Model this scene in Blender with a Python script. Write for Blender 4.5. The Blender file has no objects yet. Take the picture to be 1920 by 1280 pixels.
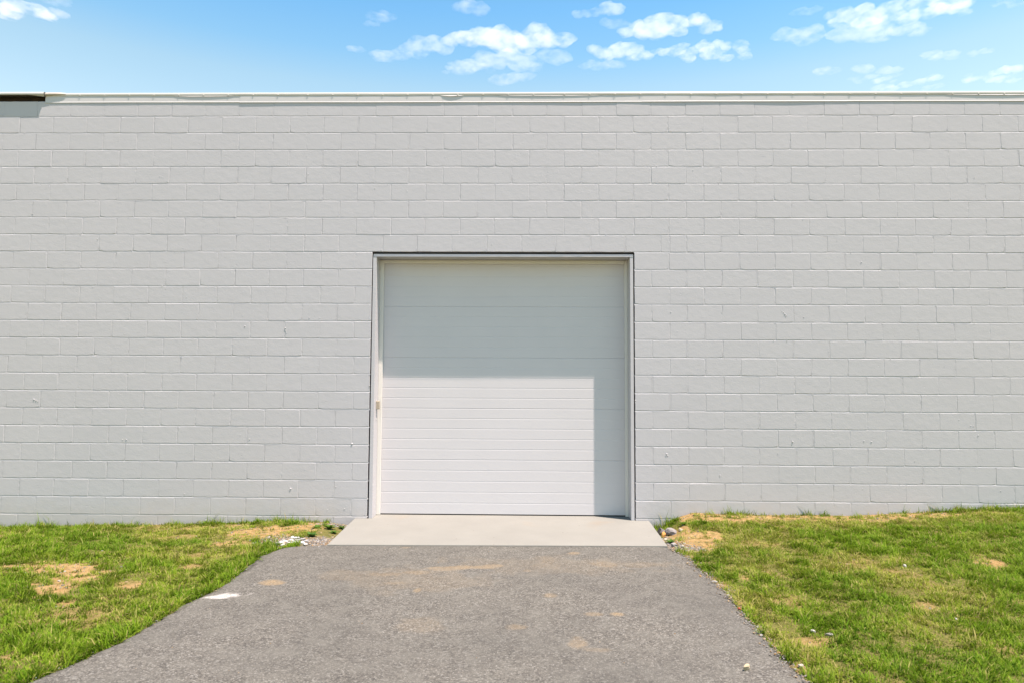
import bpy, bmesh, math, random
import numpy as np
from mathutils import Matrix, Vector

S = bpy.context.scene
COL = S.collection
random.seed(11)
rng = np.random.default_rng(11)

# ------------------------------------------------------------------ camera
CAM = np.array([0.0, -7.932, 1.536])
RI = np.array([0.99984546, 0.01683892, 0.00505024])
UP = np.array([-0.00399976, -0.06184416, 0.9980778])
FW = np.array([-0.01711888, 0.99794376, 0.06176725])
cd = bpy.data.cameras.new("camera")
cd.sensor_width = 36.0
cd.lens = 1287.0 / 1920.0 * 36.0
cd.clip_start = 0.05
cd.clip_end = 30000
cd.dof.use_dof = True
cd.dof.focus_distance = 7.9
cd.dof.aperture_fstop = 3.2
cam = bpy.data.objects.new("camera", cd)
COL.objects.link(cam)
m = Matrix.Identity(4)
for r in range(3):
    m[r][0], m[r][1], m[r][2], m[r][3] = RI[r], UP[r], -FW[r], CAM[r]
cam.matrix_world = m
S.camera = cam

# ------------------------------------------------------------------ sky, sun, exposure
SUN_DIR = Vector((0.409, -0.24, 1.41)).normalized()
SUN_EL = math.asin(SUN_DIR.z)
SUN_AZ = math.atan2(SUN_DIR.x, SUN_DIR.y)
W = bpy.data.worlds.new("World")
S.world = W
W.use_nodes = True
wn, wl = W.node_tree.nodes, W.node_tree.links
wn.clear()
w_out = wn.new("ShaderNodeOutputWorld")
w_bg = wn.new("ShaderNodeBackground")
w_sky = wn.new("ShaderNodeTexSky")
w_sky.sky_type = 'NISHITA'
w_sky.sun_disc = False
w_sky.sun_elevation = SUN_EL
w_sky.sun_rotation = SUN_AZ
w_sky.altitude = 150
w_sky.air_density = 1.0
w_sky.dust_density = 0.6
w_sky.ozone_density = 2.0
# the air of this day: deep blue overhead paling quickly to the horizon, the same all round
w_tc = wn.new("ShaderNodeTexCoord")
w_sep = wn.new("ShaderNodeSeparateXYZ")
w_ramp = wn.new("ShaderNodeValToRGB")
w_mul = wn.new("ShaderNodeMix")
w_mul.data_type = 'RGBA'
w_mul.blend_type = 'MULTIPLY'
w_mul.inputs[0].default_value = 1.0
AIR = [(0.0, (1.9, 1.6, 1.1)), (0.30, (1.9, 1.6, 1.12)), (0.397, (1.56, 1.52, 1.14)), (0.437, (1.13, 1.41, 1.22)), (0.487, (0.88, 1.32, 1.27)), (0.70, (0.55, 0.95, 1.05)), (1.0, (0.40, 0.75, 0.90))]
we = w_ramp.color_ramp.elements
for i, (p_, c_) in enumerate(AIR):
    k_ = we[i] if i < 2 else we.new(p_)
    k_.position = p_
    k_.color = (c_[0] / 2, c_[1] / 2, c_[2] / 2, 1)
w_bg.inputs["Strength"].default_value = 0.089 * 2
wl.new(w_tc.outputs["Generated"], w_sep.inputs[0])
wl.new(w_sep.outputs["Z"], w_ramp.inputs[0])
wl.new(w_sky.outputs[0], w_mul.inputs[6])
wl.new(w_ramp.outputs[0], w_mul.inputs[7])
wl.new(w_mul.outputs[2], w_bg.inputs["Color"])
wl.new(w_bg.outputs[0], w_out.inputs["Surface"])

sd = bpy.data.lights.new("sun", 'SUN')
sd.energy = 5.0
sd.angle = math.radians(0.53)
sd.color = (1.0, 0.85, 0.77)
sun = bpy.data.objects.new("sun", sd)
COL.objects.link(sun)
sun.rotation_euler = SUN_DIR.to_track_quat('Z', 'Y').to_euler()
sun.location = (20, -12, 60)

S.view_settings.view_transform = 'Standard'
S.view_settings.look = 'None'
S.view_settings.exposure = 1.3
S.view_settings.gamma = 1.0
S.view_settings.use_curve_mapping = False
S.render.engine = 'CYCLES'
S.cycles.max_bounces = 10
S.cycles.diffuse_bounces = 4
S.cycles.transparent_max_bounces = 24
S.cycles.volume_bounces = 8
S.cycles.use_denoising = True
S.cycles.denoiser = 'OPENIMAGEDENOISE'
S.cycles.denoising_input_passes = 'RGB_ALBEDO_NORMAL'
S.cycles.denoising_prefilter = 'ACCURATE'


# ------------------------------------------------------------------ helpers
def nt(name):
    mat = bpy.data.materials.new(name)
    mat.use_nodes = True
    t = mat.node_tree
    t.nodes.clear()
    return mat, t.nodes, t.links


def add(n, typ, **kw):
    x = n.new(typ)
    for k, v in kw.items():
        if k in x.inputs.keys():
            x.inputs[k].default_value = v
        else:
            setattr(x, k, v)
    return x


def principled(n, l, rough=0.7, spec=0.3):
    out = n.new("ShaderNodeOutputMaterial")
    b = n.new("ShaderNodeBsdfPrincipled")
    b.inputs["Roughness"].default_value = rough
    b.inputs["Specular IOR Level"].default_value = spec
    l.new(b.outputs[0], out.inputs[0])
    return b, out


def mixc(n, l, fac, a, b, mode='MIX'):
    x = n.new("ShaderNodeMix")
    x.data_type = 'RGBA'
    x.blend_type = mode
    for sock, v in ((x.inputs[0], fac), (x.inputs[6], a), (x.inputs[7], b)):
        if isinstance(v, bpy.types.NodeSocket):
            l.new(v, sock)
        elif isinstance(v, (int, float)):
            sock.default_value = v
        else:
            sock.default_value = (*v, 1.0)
    return x.outputs[2]


def mr(n, l, v, a, b, c=0.0, d=1.0):
    x = n.new("ShaderNodeMapRange")
    l.new(v, x.inputs[0])
    for i, q in enumerate((a, b, c, d)):
        x.inputs[1 + i].default_value = q
    return x.outputs[0]


def math_(n, l, op, a, b):
    x = n.new("ShaderNodeMath")
    x.operation = op
    for i, v in enumerate((a, b)):
        if isinstance(v, bpy.types.NodeSocket):
            l.new(v, x.inputs[i])
        else:
            x.inputs[i].default_value = v
    return x.outputs[0]


def noise(n, l, vec, scale, detail=3.0, rough=0.55):
    x = n.new("ShaderNodeTexNoise")
    x.inputs["Scale"].default_value = scale
    x.inputs["Detail"].default_value = detail
    x.inputs["Roughness"].default_value = rough
    l.new(vec, x.inputs["Vector"])
    return x.outputs["Fac"]


def obj(name, verts, faces, mat, parent=None, smooth=False, loc=None):
    me = bpy.data.meshes.new(name)
    me.from_pydata([tuple(v) for v in verts], [], [tuple(f) for f in faces])
    me.update()
    me.polygons.foreach_set("use_smooth", [bool(smooth)] * len(me.polygons))
    if mat:
        me.materials.append(mat)
    return link(name, me, parent, loc)


def link(name, me, parent=None, loc=None):
    o = bpy.data.objects.new(name, me)
    COL.objects.link(o)
    if parent:
        o.parent = parent
    if loc is not None:
        o.location = loc
    return o


def tag(o, label=None, cat=None, group=None, kind=None):
    for k, v in (("label", label), ("category", cat), ("group", group), ("kind", kind)):
        if v:
            o[k] = v
    return o


def np_mesh(name, V, loops, starts, totals, mat, col=None, smooth=False):
    me = bpy.data.meshes.new(name)
    V = np.asarray(V, np.float32)
    me.vertices.add(len(V))
    me.vertices.foreach_set("co", V.ravel())
    me.loops.add(len(loops))
    me.loops.foreach_set("vertex_index", np.asarray(loops, np.int32))
    me.polygons.add(len(starts))
    me.polygons.foreach_set("loop_start", np.asarray(starts, np.int32))
    me.polygons.foreach_set("loop_total", np.asarray(totals, np.int32))
    me.polygons.foreach_set("use_smooth", np.full(len(starts), bool(smooth)))
    if col is not None:
        for nm, c in col.items():
            a = me.attributes.new(nm, 'FLOAT_COLOR', 'POINT')
            c = np.asarray(c, np.float32)
            if c.shape[1] == 3:
                c = np.concatenate([c, np.ones((len(c), 1), np.float32)], 1)
            a.data.foreach_set("color", c.ravel())
    me.update(calc_edges=True)
    me.validate()
    if mat:
        me.materials.append(mat)
    return me


def grid_mesh(name, X, Y, Z, mat, col=None, smooth=True):
    """X, Y, Z arrays of shape (rows, cols); rows run along +y, cols along +x."""
    r, c = X.shape
    V = np.stack([X, Y, Z], -1).reshape(-1, 3)
    i = np.arange(r * c).reshape(r, c)
    q = np.stack([i[:-1, :-1], i[:-1, 1:], i[1:, 1:], i[1:, :-1]], -1).reshape(-1, 4)
    k = len(q)
    return np_mesh(name, V, q.ravel(), np.arange(k) * 4, np.full(k, 4), mat, col, smooth)


def box(x0, x1, y0, y1, z0, z1):
    v = [(x, y, z) for x in (x0, x1) for y in (y0, y1) for z in (z0, z1)]
    f = [(0, 1, 3, 2), (4, 6, 7, 5), (0, 4, 5, 1), (2, 3, 7, 6), (0, 2, 6, 4), (1, 5, 7, 3)]
    return v, f


def join(parts):
    V, F = [], []
    for v, f in parts:
        o = len(V)
        V += list(v)
        F += [tuple(i + o for i in q) for q in f]
    return V, F


def bevel_obj(name, vf, mat, parent, w=0.002, seg=2):
    bm = bmesh.new()
    vs = [bm.verts.new(v) for v in vf[0]]
    for f in vf[1]:
        bm.faces.new([vs[i] for i in f])
    bmesh.ops.recalc_face_normals(bm, faces=bm.faces)
    bmesh.ops.bevel(bm, geom=list(bm.edges), offset=w, segments=seg, affect='EDGES', profile=0.6)
    me = bpy.data.meshes.new(name)
    bm.to_mesh(me)
    bm.free()
    me.materials.append(mat)
    return link(name, me, parent)


_lat = rng.random((256, 256))


def vnoise(x, y, s, seed=0):
    """smooth value noise, 0..1"""
    x = np.asarray(x) * s + seed * 17.13
    y = np.asarray(y) * s + seed * 31.71
    xi, yi = np.floor(x).astype(int), np.floor(y).astype(int)
    fx, fy = x - xi, y - yi
    fx, fy = fx * fx * (3 - 2 * fx), fy * fy * (3 - 2 * fy)
    g = lambda a, b: _lat[(xi + a) % 256, (yi + b) % 256]
    return (g(0, 0) * (1 - fx) + g(1, 0) * fx) * (1 - fy) + (g(0, 1) * (1 - fx) + g(1, 1) * fx) * fy


def fbm(x, y, s, o=4, seed=0):
    t, a, w = 0, 1.0, 0
    for k in range(o):
        t = t + a * vnoise(x, y, s * 2 ** k, seed + k)
        w += a
        a *= 0.5
    return t / w


def sstep(a, b, x):
    t = np.clip((np.asarray(x) - a) / (b - a), 0, 1)
    return t * t * (3 - 2 * t)


# ------------------------------------------------------------------ materials
def mat_paint(name, col, stip=0.0011, tint=0.03, rough=0.55, dirt=0.0):
    mat, n, l = nt(name)
    b, _ = principled(n, l, rough, 0.35)
    g = add(n, "ShaderNodeNewGeometry").outputs["Position"]
    oi = add(n, "ShaderNodeObjectInfo").outputs["Random"]
    n1 = noise(n, l, g, 1.3, 4)
    c = mixc(n, l, mr(n, l, n1, 0.3, 0.7), [v * (1 - tint) for v in col], [v * (1 + tint * 0.6) for v in col])
    c = mixc(n, l, mr(n, l, oi, 0, 1, 0.0, 0.5), c, [v * (1 - tint) for v in col])
    if dirt:
        z = add(n, "ShaderNodeSeparateXYZ")
        l.new(g, z.inputs[0])
        n3 = noise(n, l, g, 9, 5)
        zz = math_(n, l, 'ADD', z.outputs["Z"], mr(n, l, n3, 0.2, 0.8, -0.12, 0.12))
        c = mixc(n, l, mr(n, l, zz, 0.0, 0.22, dirt, 0.0), c, (0.42, 0.36, 0.28))
    l.new(c, b.inputs["Base Color"])
    if stip:
        n2 = noise(n, l, g, 75, 6, 0.62)
        n4 = noise(n, l, g, 14, 3, 0.5)
        h = math_(n, l, 'ADD', n2, math_(n, l, 'MULTIPLY', n4, 1.3))
        # pits and lumps here and there
        vo = add(n, "ShaderNodeTexVoronoi", Scale=26.0)
        l.new(g, vo.inputs["Vector"])
        pit = mr(n, l, vo.outputs["Distance"], 0.0, 0.16, 1.0, 0.0)
        sel = mr(n, l, noise(n, l, g, 5.3, 2), 0.57, 0.66, 0.0, 1.6)
        h = math_(n, l, 'SUBTRACT', h, math_(n, l, 'MULTIPLY', pit, sel))
        bp = add(n, "ShaderNodeBump", Strength=1.0, Distance=stip)
        l.new(h, bp.inputs["Height"])
        l.new(bp.outputs[0], b.inputs["Normal"])
    return mat


M_WALL = mat_paint("painted_block", (0.455, 0.443, 0.456), 0.0013, 0.02, 0.6, dirt=0.22)
M_FRAME = mat_paint("painted_steel_frame", (0.455, 0.443, 0.456), 0.0002, 0.02, 0.45)
M_STOP = mat_paint("white_vinyl", (0.66, 0.64, 0.59), 0, 0.02, 0.4)
M_FASCIA = mat_paint("fascia_metal", (0.52, 0.505, 0.495), 0.0003, 0.03, 0.45)
M_COPING = mat_paint("coping_metal", (0.56, 0.54, 0.50), 0.0004, 0.06, 0.4)
M_FLAP = mat_paint("roof_membrane", (0.47, 0.42, 0.36), 0.0006, 0.06, 0.7)


def mat_simple(name, col, rough=0.7, var=0.15, scale=30, bump=0.0, metallic=0.0):
    mat, n, l = nt(name)
    b, _ = principled(n, l, rough, 0.3)
    b.inputs["Metallic"].default_value = metallic
    g = add(n, "ShaderNodeNewGeometry").outputs["Position"]
    nz = noise(n, l, g, scale, 5)
    c = mixc(n, l, mr(n, l, nz, 0.3, 0.7), [v * (1 - var) for v in col], [min(1, v * (1 + var)) for v in col])
    l.new(c, b.inputs["Base Color"])
    if bump:
        bp = add(n, "ShaderNodeBump", Strength=1.0, Distance=bump)
        l.new(nz, bp.inputs["Height"])
        l.new(bp.outputs[0], b.inputs["Normal"])
    return mat


M_DOOR = mat_simple("white_door_steel", (0.555, 0.533, 0.541), 0.42, 0.012, 3.0)
M_SEAL = mat_simple("black_rubber", (0.025, 0.024, 0.023), 0.8)
M_WOOD = mat_simple("rotten_wood", (0.030, 0.018, 0.009), 0.9, 0.5, 18)
M_DARK = mat_simple("gap_shade_black", (0.015, 0.014, 0.013), 0.9)  # near-black so that the colour itself supplies the shade in deep gaps
M_BOX = mat_simple("beige_plastic", (0.36, 0.31, 0.235), 0.5, 0.05)
M_ROOF = mat_simple("roof_sheet", (0.35, 0.34, 0.33), 0.8)
M_SCREW = mat_simple("screw_steel", (0.48, 0.46, 0.42), 0.5)


def mat_concrete():
    mat, n, l = nt("broom_finished_concrete")
    b, _ = principled(n, l, 0.8, 0.25)
    g = add(n, "ShaderNodeNewGeometry").outputs["Position"]
    c = mixc(n, l, mr(n, l, noise(n, l, g, 2.2, 5), 0.3, 0.7), (0.184, 0.182, 0.161), (0.208, 0.206, 0.182))
    c = mixc(n, l, mr(n, l, noise(n, l, g, 60, 4), 0.35, 0.75, 0, 0.35), c, (0.175, 0.163, 0.15))
    # clay dust in a few soft blotches, dark specks
    c = mixc(n, l, mr(n, l, noise(n, l, g, 1.7, 3), 0.60, 0.78, 0, 0.45), c, (0.22, 0.172, 0.12))
    vo = add(n, "ShaderNodeTexVoronoi", Scale=7.0)
    l.new(g, vo.inputs["Vector"])
    c = mixc(n, l, mr(n, l, vo.outputs["Distance"], 0.03, 0.06, 0.75, 0.0), c, (0.08, 0.065, 0.05))
    l.new(c, b.inputs["Base Color"])
    mp = add(n, "ShaderNodeMapping")
    mp.inputs["Scale"].default_value = (0.12, 1, 1)
    l.new(g, mp.inputs["Vector"])
    bp = add(n, "ShaderNodeBump", Strength=0.6, Distance=0.0012)
    l.new(math_(n, l, 'ADD', noise(n, l, mp.outputs[0], 130, 3), noise(n, l, g, 40, 4)), bp.inputs["Height"])
    l.new(bp.outputs[0], b.inputs["Normal"])
    return mat


M_CONC = mat_concrete()


def mat_asphalt():
    mat, n, l = nt("weathered_asphalt")
    b, _ = principled(n, l, 0.85, 0.25)
    g = add(n, "ShaderNodeNewGeometry").outputs["Position"]
    vo = add(n, "ShaderNodeTexVoronoi", Scale=105.0)
    l.new(g, vo.inputs["Vector"])
    sep = add(n, "ShaderNodeSeparateColor")
    l.new(vo.outputs["Color"], sep.inputs[0])
    v2 = add(n, "ShaderNodeTexVoronoi", Scale=52.0)
    l.new(g, v2.inputs["Vector"])
    sep2 = add(n, "ShaderNodeSeparateColor")
    l.new(v2.outputs["Color"], sep2.inputs[0])
    ramp = add(n, "ShaderNodeValToRGB")
    e = ramp.color_ramp.elements
    e[0].position, e[0].color = 0.0, (0.042, 0.041, 0.036, 1)
    e[1].position, e[1].color = 1.0, (0.235, 0.23, 0.205, 1)
    for p, cc in ((0.2, (0.083, 0.078, 0.066)), (0.6, (0.117, 0.110, 0.093)), (0.88, (0.170, 0.160, 0.136))):
        k = e.new(p)
        k.color = (*cc, 1)
    l.new(sep.outputs[0], ramp.inputs[0])
    c = ramp.outputs[0]
    # coarse light stones and dark binder gaps
    c = mixc(n, l, mr(n, l, sep2.outputs[1], 0.86, 0.95, 0, 0.35), c, (0.24, 0.235, 0.21))
    c = mixc(n, l, mr(n, l, vo.outputs["Distance"], 0.42, 0.75, 0, 0.55), c, (0.052, 0.048, 0.044))
    big = noise(n, l, g, 0.9, 5)
    c = mixc(n, l, mr(n, l, big, 0.35, 0.65, 0.0, 0.5), c, (0.070, 0.068, 0.061))
    mid = noise(n, l, g, 6, 5)
    c = mixc(n, l, mr(n, l, mid, 0.42, 0.72, 0.0, 0.55), c, (0.135, 0.130, 0.112))
    at = add(n, "ShaderNodeVertexColor")
    at.layer_name = "dust"
    s3 = add(n, "ShaderNodeSeparateColor")
    l.new(at.outputs[0], s3.inputs[0])
    grain = mr(n, l, sep.outputs[2], 0.0, 1.0, 0.45, 1.15)
    c = mixc(n, l, math_(n, l, 'MULTIPLY', s3.outputs[0], grain), c, (0.25, 0.182, 0.10))
    c = mixc(n, l, math_(n, l, 'MULTIPLY', s3.outputs[1], grain), c, (0.42, 0.405, 0.375))
    c = mixc(n, l, s3.outputs[2], c, (0.03, 0.028, 0.026))
    l.new(c, b.inputs["Base Color"])
    h = math_(n, l, 'ADD', math_(n, l, 'MULTIPLY', vo.outputs["Distance"], -0.9), math_(n, l, 'MULTIPLY', sep.outputs[1], 0.5))
    h = math_(n, l, 'ADD', h, math_(n, l, 'MULTIPLY', noise(n, l, g, 40, 5), 0.9))
    bp = add(n, "ShaderNodeBump", Strength=0.9, Distance=0.005)
    l.new(h, bp.inputs["Height"])
    l.new(bp.outputs[0], b.inputs["Normal"])
    return mat


M_ASPH = mat_asphalt()


def mat_soil():
    mat, n, l = nt("clay_soil")
    b, _ = principled(n, l, 0.95, 0.1)
    g = add(n, "ShaderNodeNewGeometry").outputs["Position"]
    at = add(n, "ShaderNodeVertexColor")
    at.layer_name = "bare"
    s3 = add(n, "ShaderNodeSeparateColor")
    l.new(at.outputs[0], s3.inputs[0])
    n1 = noise(n, l, g, 35, 6)
    n2 = noise(n, l, g, 5, 5)
    thatch = mixc(n, l, mr(n, l, n1, 0.3, 0.7), (0.068, 0.078, 0.014), (0.165, 0.14, 0.05))
    clay = mixc(n, l, mr(n, l, n1, 0.3, 0.72), (0.20, 0.118, 0.042), (0.345, 0.242, 0.108))
    clay = mixc(n, l, mr(n, l, n2, 0.45, 0.7, 0, 0.5), clay, (0.32, 0.228, 0.108))
    grav = mixc(n, l, mr(n, l, n1, 0.3, 0.7), (0.10, 0.092, 0.083), (0.22, 0.203, 0.183))
    c = mixc(n, l, s3.outputs[0], thatch, clay)
    c = mixc(n, l, s3.outputs[1], c, grav)
    l.new(c, b.inputs["Base Color"])
    bp = add(n, "ShaderNodeBump", Strength=1.0, Distance=0.012)
    l.new(math_(n, l, 'ADD', n1, noise(n, l, g, 120, 4)), bp.inputs["Height"])
    l.new(bp.outputs[0], b.inputs["Normal"])
    return mat


M_SOIL = mat_soil()


def mat_attr(name, rough=0.7, trans=0.0, attr="tint", bump=0.0, spec=0.25):
    mat, n, l = nt(name)
    out = n.new("ShaderNodeOutputMaterial")
    at = add(n, "ShaderNodeVertexColor")
    at.layer_name = attr
    b = n.new("ShaderNodeBsdfPrincipled")
    b.inputs["Roughness"].default_value = rough
    b.inputs["Specular IOR Level"].default_value = spec
    l.new(at.outputs[0], b.inputs["Base Color"])
    if bump:
        g = add(n, "ShaderNodeNewGeometry").outputs["Position"]
        bp = add(n, "ShaderNodeBump", Strength=1.0, Distance=bump)
        l.new(noise(n, l, g, 90, 5), bp.inputs["Height"])
        l.new(bp.outputs[0], b.inputs["Normal"])
    if trans:
        t = n.new("ShaderNodeBsdfTranslucent")
        l.new(at.outputs[0], t.inputs[0])
        mx = n.new("ShaderNodeMixShader")
        mx.inputs[0].default_value = trans
        l.new(b.outputs[0], mx.inputs[1])
        l.new(t.outputs[0], mx.inputs[2])
        l.new(mx.outputs[0], out.inputs[0])
    else:
        l.new(b.outputs[0], out.inputs[0])
    return mat


M_GRASS = mat_attr("grass_blade", 0.75, 0.35, spec=0.1)
M_STONE = mat_attr("stone_chip", 0.85, 0.0, bump=0.003)

# ------------------------------------------------------------------ ground heights, edges, patches
EDGE_L = np.array([(-1.85, -1.10), (-1.88, -1.21), (-2.001, -1.261), (-2.284, -1.345), (-2.369, -1.646), (-2.332, -2.096), (-2.32, -2.628),
                   (-2.376, -3.013), (-2.389, -3.345), (-2.425, -3.723), (-2.505, -4.117), (-2.60, -4.321), (-2.75, -5.0), (-3.6, -7.0), (-9.0, -12.0), (-9.0, -60)])
EDGE_R = np.array([(1.385, -1.10), (1.392, -1.215), (1.491, -1.598), (1.522, -2.352), (1.527, -2.884), (1.513, -3.272), (1.503, -3.689),
                   (1.508, -3.999), (1.511, -4.203), (1.56, -5.0), (2.4, -7.0), (9.0, -12.0), (9.0, -60)])


def edge(E, y):
    return np.interp(-np.asarray(y), -E[:, 1], E[:, 0])


def edge_l(y):
    return edge(EDGE_L, y) + 0.03 * (vnoise(y, 0 * y, 5, 3) - 0.5) + 0.022 * (vnoise(y, 0 * y, 21, 4) - 0.5)


def edge_r(y):
    return edge(EDGE_R, y) + 0.03 * (vnoise(y, 0 * y, 5, 5) - 0.5) + 0.026 * (vnoise(y, 0 * y, 23, 6) - 0.5)


WALL_PROF = np.array([(-60, -0.2), (-8, -0.15), (-6.03, -0.13), (-3.55, -0.075), (-2.94, -0.045), (-2.2, -0.06), (-1.95, -0.075),
                      (1.45, -0.085), (1.57, -0.065), (1.72, 0.03), (1.93, 0.095), (2.2, 0.085), (2.83, 0.068), (3.73, 0.08), (4.33, 0.115), (5.58, 0.165), (7, 0.2), (60, 0.4)])
SLAB_L, SLAB_R, SLAB_F = -1.90, 1.41, -1.25


def ground_z(x, y):
    x, y = np.asarray(x, float), np.asarray(y, float)
    zw = np.interp(x, WALL_PROF[:, 0], WALL_PROF[:, 1])
    el, er = edge(EDGE_L, y), edge(EDGE_R, y)
    zf = np.where(x < 0, -0.03 - 0.012 * np.clip(el - x, 0, 6), -0.025 + 0.030 * np.clip(x - er, 0, 6))
    t = sstep(-2.2, -0.05, y)
    tr = np.where(x > 0, sstep(-1.1, -0.05, y) * np.clip(1 - (x - 2.4) / 1.5, 0, 1) + t * np.clip((x - 2.4) / 1.5, 0, 1), t)
    z = zf * (1 - tr) + zw * tr
    # low dip beside the slab on both sides
    d = np.minimum(np.abs(x - SLAB_L), np.abs(x - SLAB_R))
    z = z - 0.018 * np.exp(-(d / 0.16) ** 2) * (y > SLAB_F - 0.1)
    z = z + 0.030 * (fbm(x, y, 1.6, 3, 21) - 0.5) * np.clip((np.minimum(np.abs(x - el), np.abs(x - er))) / 0.4, 0, 1)
    z = z + 0.014 * (fbm(x, y, 9, 3, 25) - 0.5)
    inside = (y < -1.08) & (x > el) & (x < er)
    dep = np.minimum(x - el, er - x)
    z = np.where(inside, np.minimum(z, -0.022 - np.clip(dep, 0, 0.08) * 0.9), z)
    on_slab = (y >= -1.2) & (x > SLAB_L + 0.03) & (x < SLAB_R - 0.03)
    return np.where(on_slab, -0.10, z)


# bare patches: x, y, rx, ry, strength
BARE = [(-4.102, -1.994, .29, .19, 1.25), (-3.57, -2.40, .20, .36, 1.5), (-3.75, -2.1, .2, .12, 1.0), (-3.983, -1.484, .127, .12, .75), (-3.054, -2.492, .116, .10, .7), (-3.257, -3.005, .06, .14, .8),
        (-2.899, -1.951, .136, .086, .55), (-3.528, -.79, .191, .12, .5), (-2.721, -.579, .40, .30, 1.0), (-2.931, -.691, .221, .2, .9), (-2.906, -1.076, .157, .12, .8),
        (-2.414, -.294, .234, .18, .95), (-4.331, -1.968, .091, .1, .7), (-3.951, -.3, .286, .12, .5), (-2.932, -3.944, .061, .06, .6), (-3.3, -.25, .5, .12, .55),
        (2.1, -.1, .36, .30, 1), (1.68, -.85, .26, .46, 1), (1.58, -.65, .17, .45, 1), (2.65, -.15, .43, .18, .75), (3.482, -.2, .549, .2, .72), (4.197, -.18, .45, .2, .72),
        (3.939, -1.963, .118, .11, .9), (1.79, -2.24, .057, .07, .8), (2.839, -1.881, .185, .13, .42), (2.803, -3.035, .093, .10, .5), (3.068, -2.21, .131, .12, .4),
        (1.994, -2.085, .134, .10, .35), (1.75, -3.63, .092, .06, .55), (1.56, -4.042, .07, .134, .6), (1.56, -2.898, .05, .125, .6), (1.55, -2.345, .06, .155, .55), (4.83, -.2, .364, .15, .5)]
DRY = [(2.839, -1.9, .5, .35, .8), (3.0, -2.6, .35, .7, .7), (2.2, -1.0, .5, .5, .75), (3.2, -.4, 1.3, .3, .8), (4.6, -.4, .8, .25, .6), (2.0, -1.9, .3, .3, .6), (2.5, -3.5, .3, .3, .5),
       (1.65, -3.2, .12, 1.0, .8), (-3.2, -.6, .9, .35, .8), (-3.1, -1.5, .5, .35, .7), (-3.0, -2.4, .5, .3, .5), (-4.1, -.3, .8, .2, .5), (-4.0, -3.2, .5, .3, .5), (-2.75, -2.4, .15, .9, .35)]
GRAV = [(-2.353, -.95, .204, .20, 1), (-2.017, -.943, .16, .236, 1), (-2.47, -.961, .16, .15, .8), (1.459, -.555, .07, .25, .6), (1.484, -1.082, .09, .2, .9), (1.573, -1.252, .128, .10, .8), (-2.05, -.1, .22, .07, .8)]


def field(P, x, y, nz=0.9, seed=40):
    out = np.zeros(np.shape(x))
    n1 = fbm(x, y, 7, 4, seed) - 0.5
    for cx, cy, rx, ry, s in P:
        r = np.sqrt(((x - cx) / rx) ** 2 + ((y - cy) / ry) ** 2)
        out = np.maximum(out, s * sstep(1.35, 0.65, r + nz * 1.6 * n1))
    return np.minimum(out, 1.0)


def bare_f(x, y):
    b = field(BARE, x, y, 1.25) * (.55 + .75 * sstep(.3, .6, fbm(x, y, 20, 3, 61)))
    b = np.minimum(b, 1.0)
    b = np.maximum(b, 0.4 * sstep(0.68, 0.78, fbm(x, y, 2.3, 4, 60)))
    return b


# ------------------------------------------------------------------ ground sheet
def axis(lo, hi, step, far, k=1.25):
    a = list(np.arange(lo, hi + 1e-6, step))
    s = step
    while a[-1] < far:
        s *= k
        a.append(a[-1] + s)
    s = step
    while a[0] > -far:
        s *= k
        a.insert(0, a[0] - s)
    return np.array(a)


ax = axis(-7.0, 7.0, 0.035, 900)
ay = axis(-5.0, 0.30, 0.035, 900)
GX, GY = np.meshgrid(ax, ay)
GZ = ground_z(GX, GY)
GZ = np.where(GY > 0.02, np.minimum(GZ, -0.02 + 0 * GZ) - 0.05, GZ)
bare = bare_f(GX, GY)
grav = field(GRAV, GX, GY, 0.7, 44)
GZ = GZ + 0.010 * bare * (fbm(GX, GY, 16, 3, 70) - 0.5)
gcol = np.stack([bare.ravel(), grav.ravel(), 0 * bare.ravel()], 1)
ground = link("ground", grid_mesh("ground", GX, GY, GZ, M_SOIL, {"bare": gcol}))
tag(ground, kind="structure", label="lawn soil with bare orange clay patches in front of the wall")

# ------------------------------------------------------------------ driveway
ya = np.concatenate([np.arange(-1.10, -5.2, -0.018), -5.2 - np.cumsum(0.03 * 1.12 ** np.arange(45))])
ya = ya[ya > -60]
t = np.linspace(0, 1, 220)
YD = np.repeat(ya[:, None], len(t), 1)
L_, R_ = edge_l(ya)[:, None], edge_r(ya)[:, None]
XD = L_ + (R_ - L_) * t[None, :]
edge_d = np.minimum(XD - L_, R_ - XD)
ZD = -0.012 - 0.016 * np.exp(-edge_d / 0.05) + 0.006 * (fbm(XD, YD, 3, 3, 80) - 0.5)
STAIN = [(-1.929, -2.522, .083, .06, .95), (-1.109, -2.252, .113, .06, .5), (-.878, -2.196, .109, .05, .5), (-.677, -2.061, .135, .05, .6), (-.455, -2.02, .172, .05, .75), (-.23, -1.955, .082, .04, .7),
         (-.996, -2.504, .091, .05, .4), (-.795, -2.678, .032, .05, .8), (.03, -2.099, .035, .05, .4), (.209, -1.779, .071, .15, .3), (.226, -1.957, .114, .1, .25), (.488, -1.501, .049, .04, .7),
         (.691, -1.87, .148, .08, .45), (1.0, -1.9, .25, .1, .25), (.469, -3.178, .065, .03, .5), (.649, -3.172, .037, .03, .9), (.196, -2.775, .039, .05, .45), (-.04, -3.449, .061, .05, .4), (.336, -3.709, .05, .08, .5),
         (.42, -3.80, .069, .03, .3), (-.686, -3.421, .137, .118, .2), (-1.115, -1.335, .041, .03, .6), (-.9, -2.4, .5, .3, .18), (.3, -1.9, .8, .25, .16), (-1.3, -2.3, .3, .15, .2)]
WHITE = [(-2.23, -2.89, .10, .035, 1), (-2.15, -2.845, .08, .045, .95), (-2.07, -2.81, .07, .02, .7)]
DARKM = [(-2.3, -2.0, .02, .05, .8), (-2.28, -1.86, .012, .03, .8), (-2.29, -2.1, .008, .05, .7)]
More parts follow.
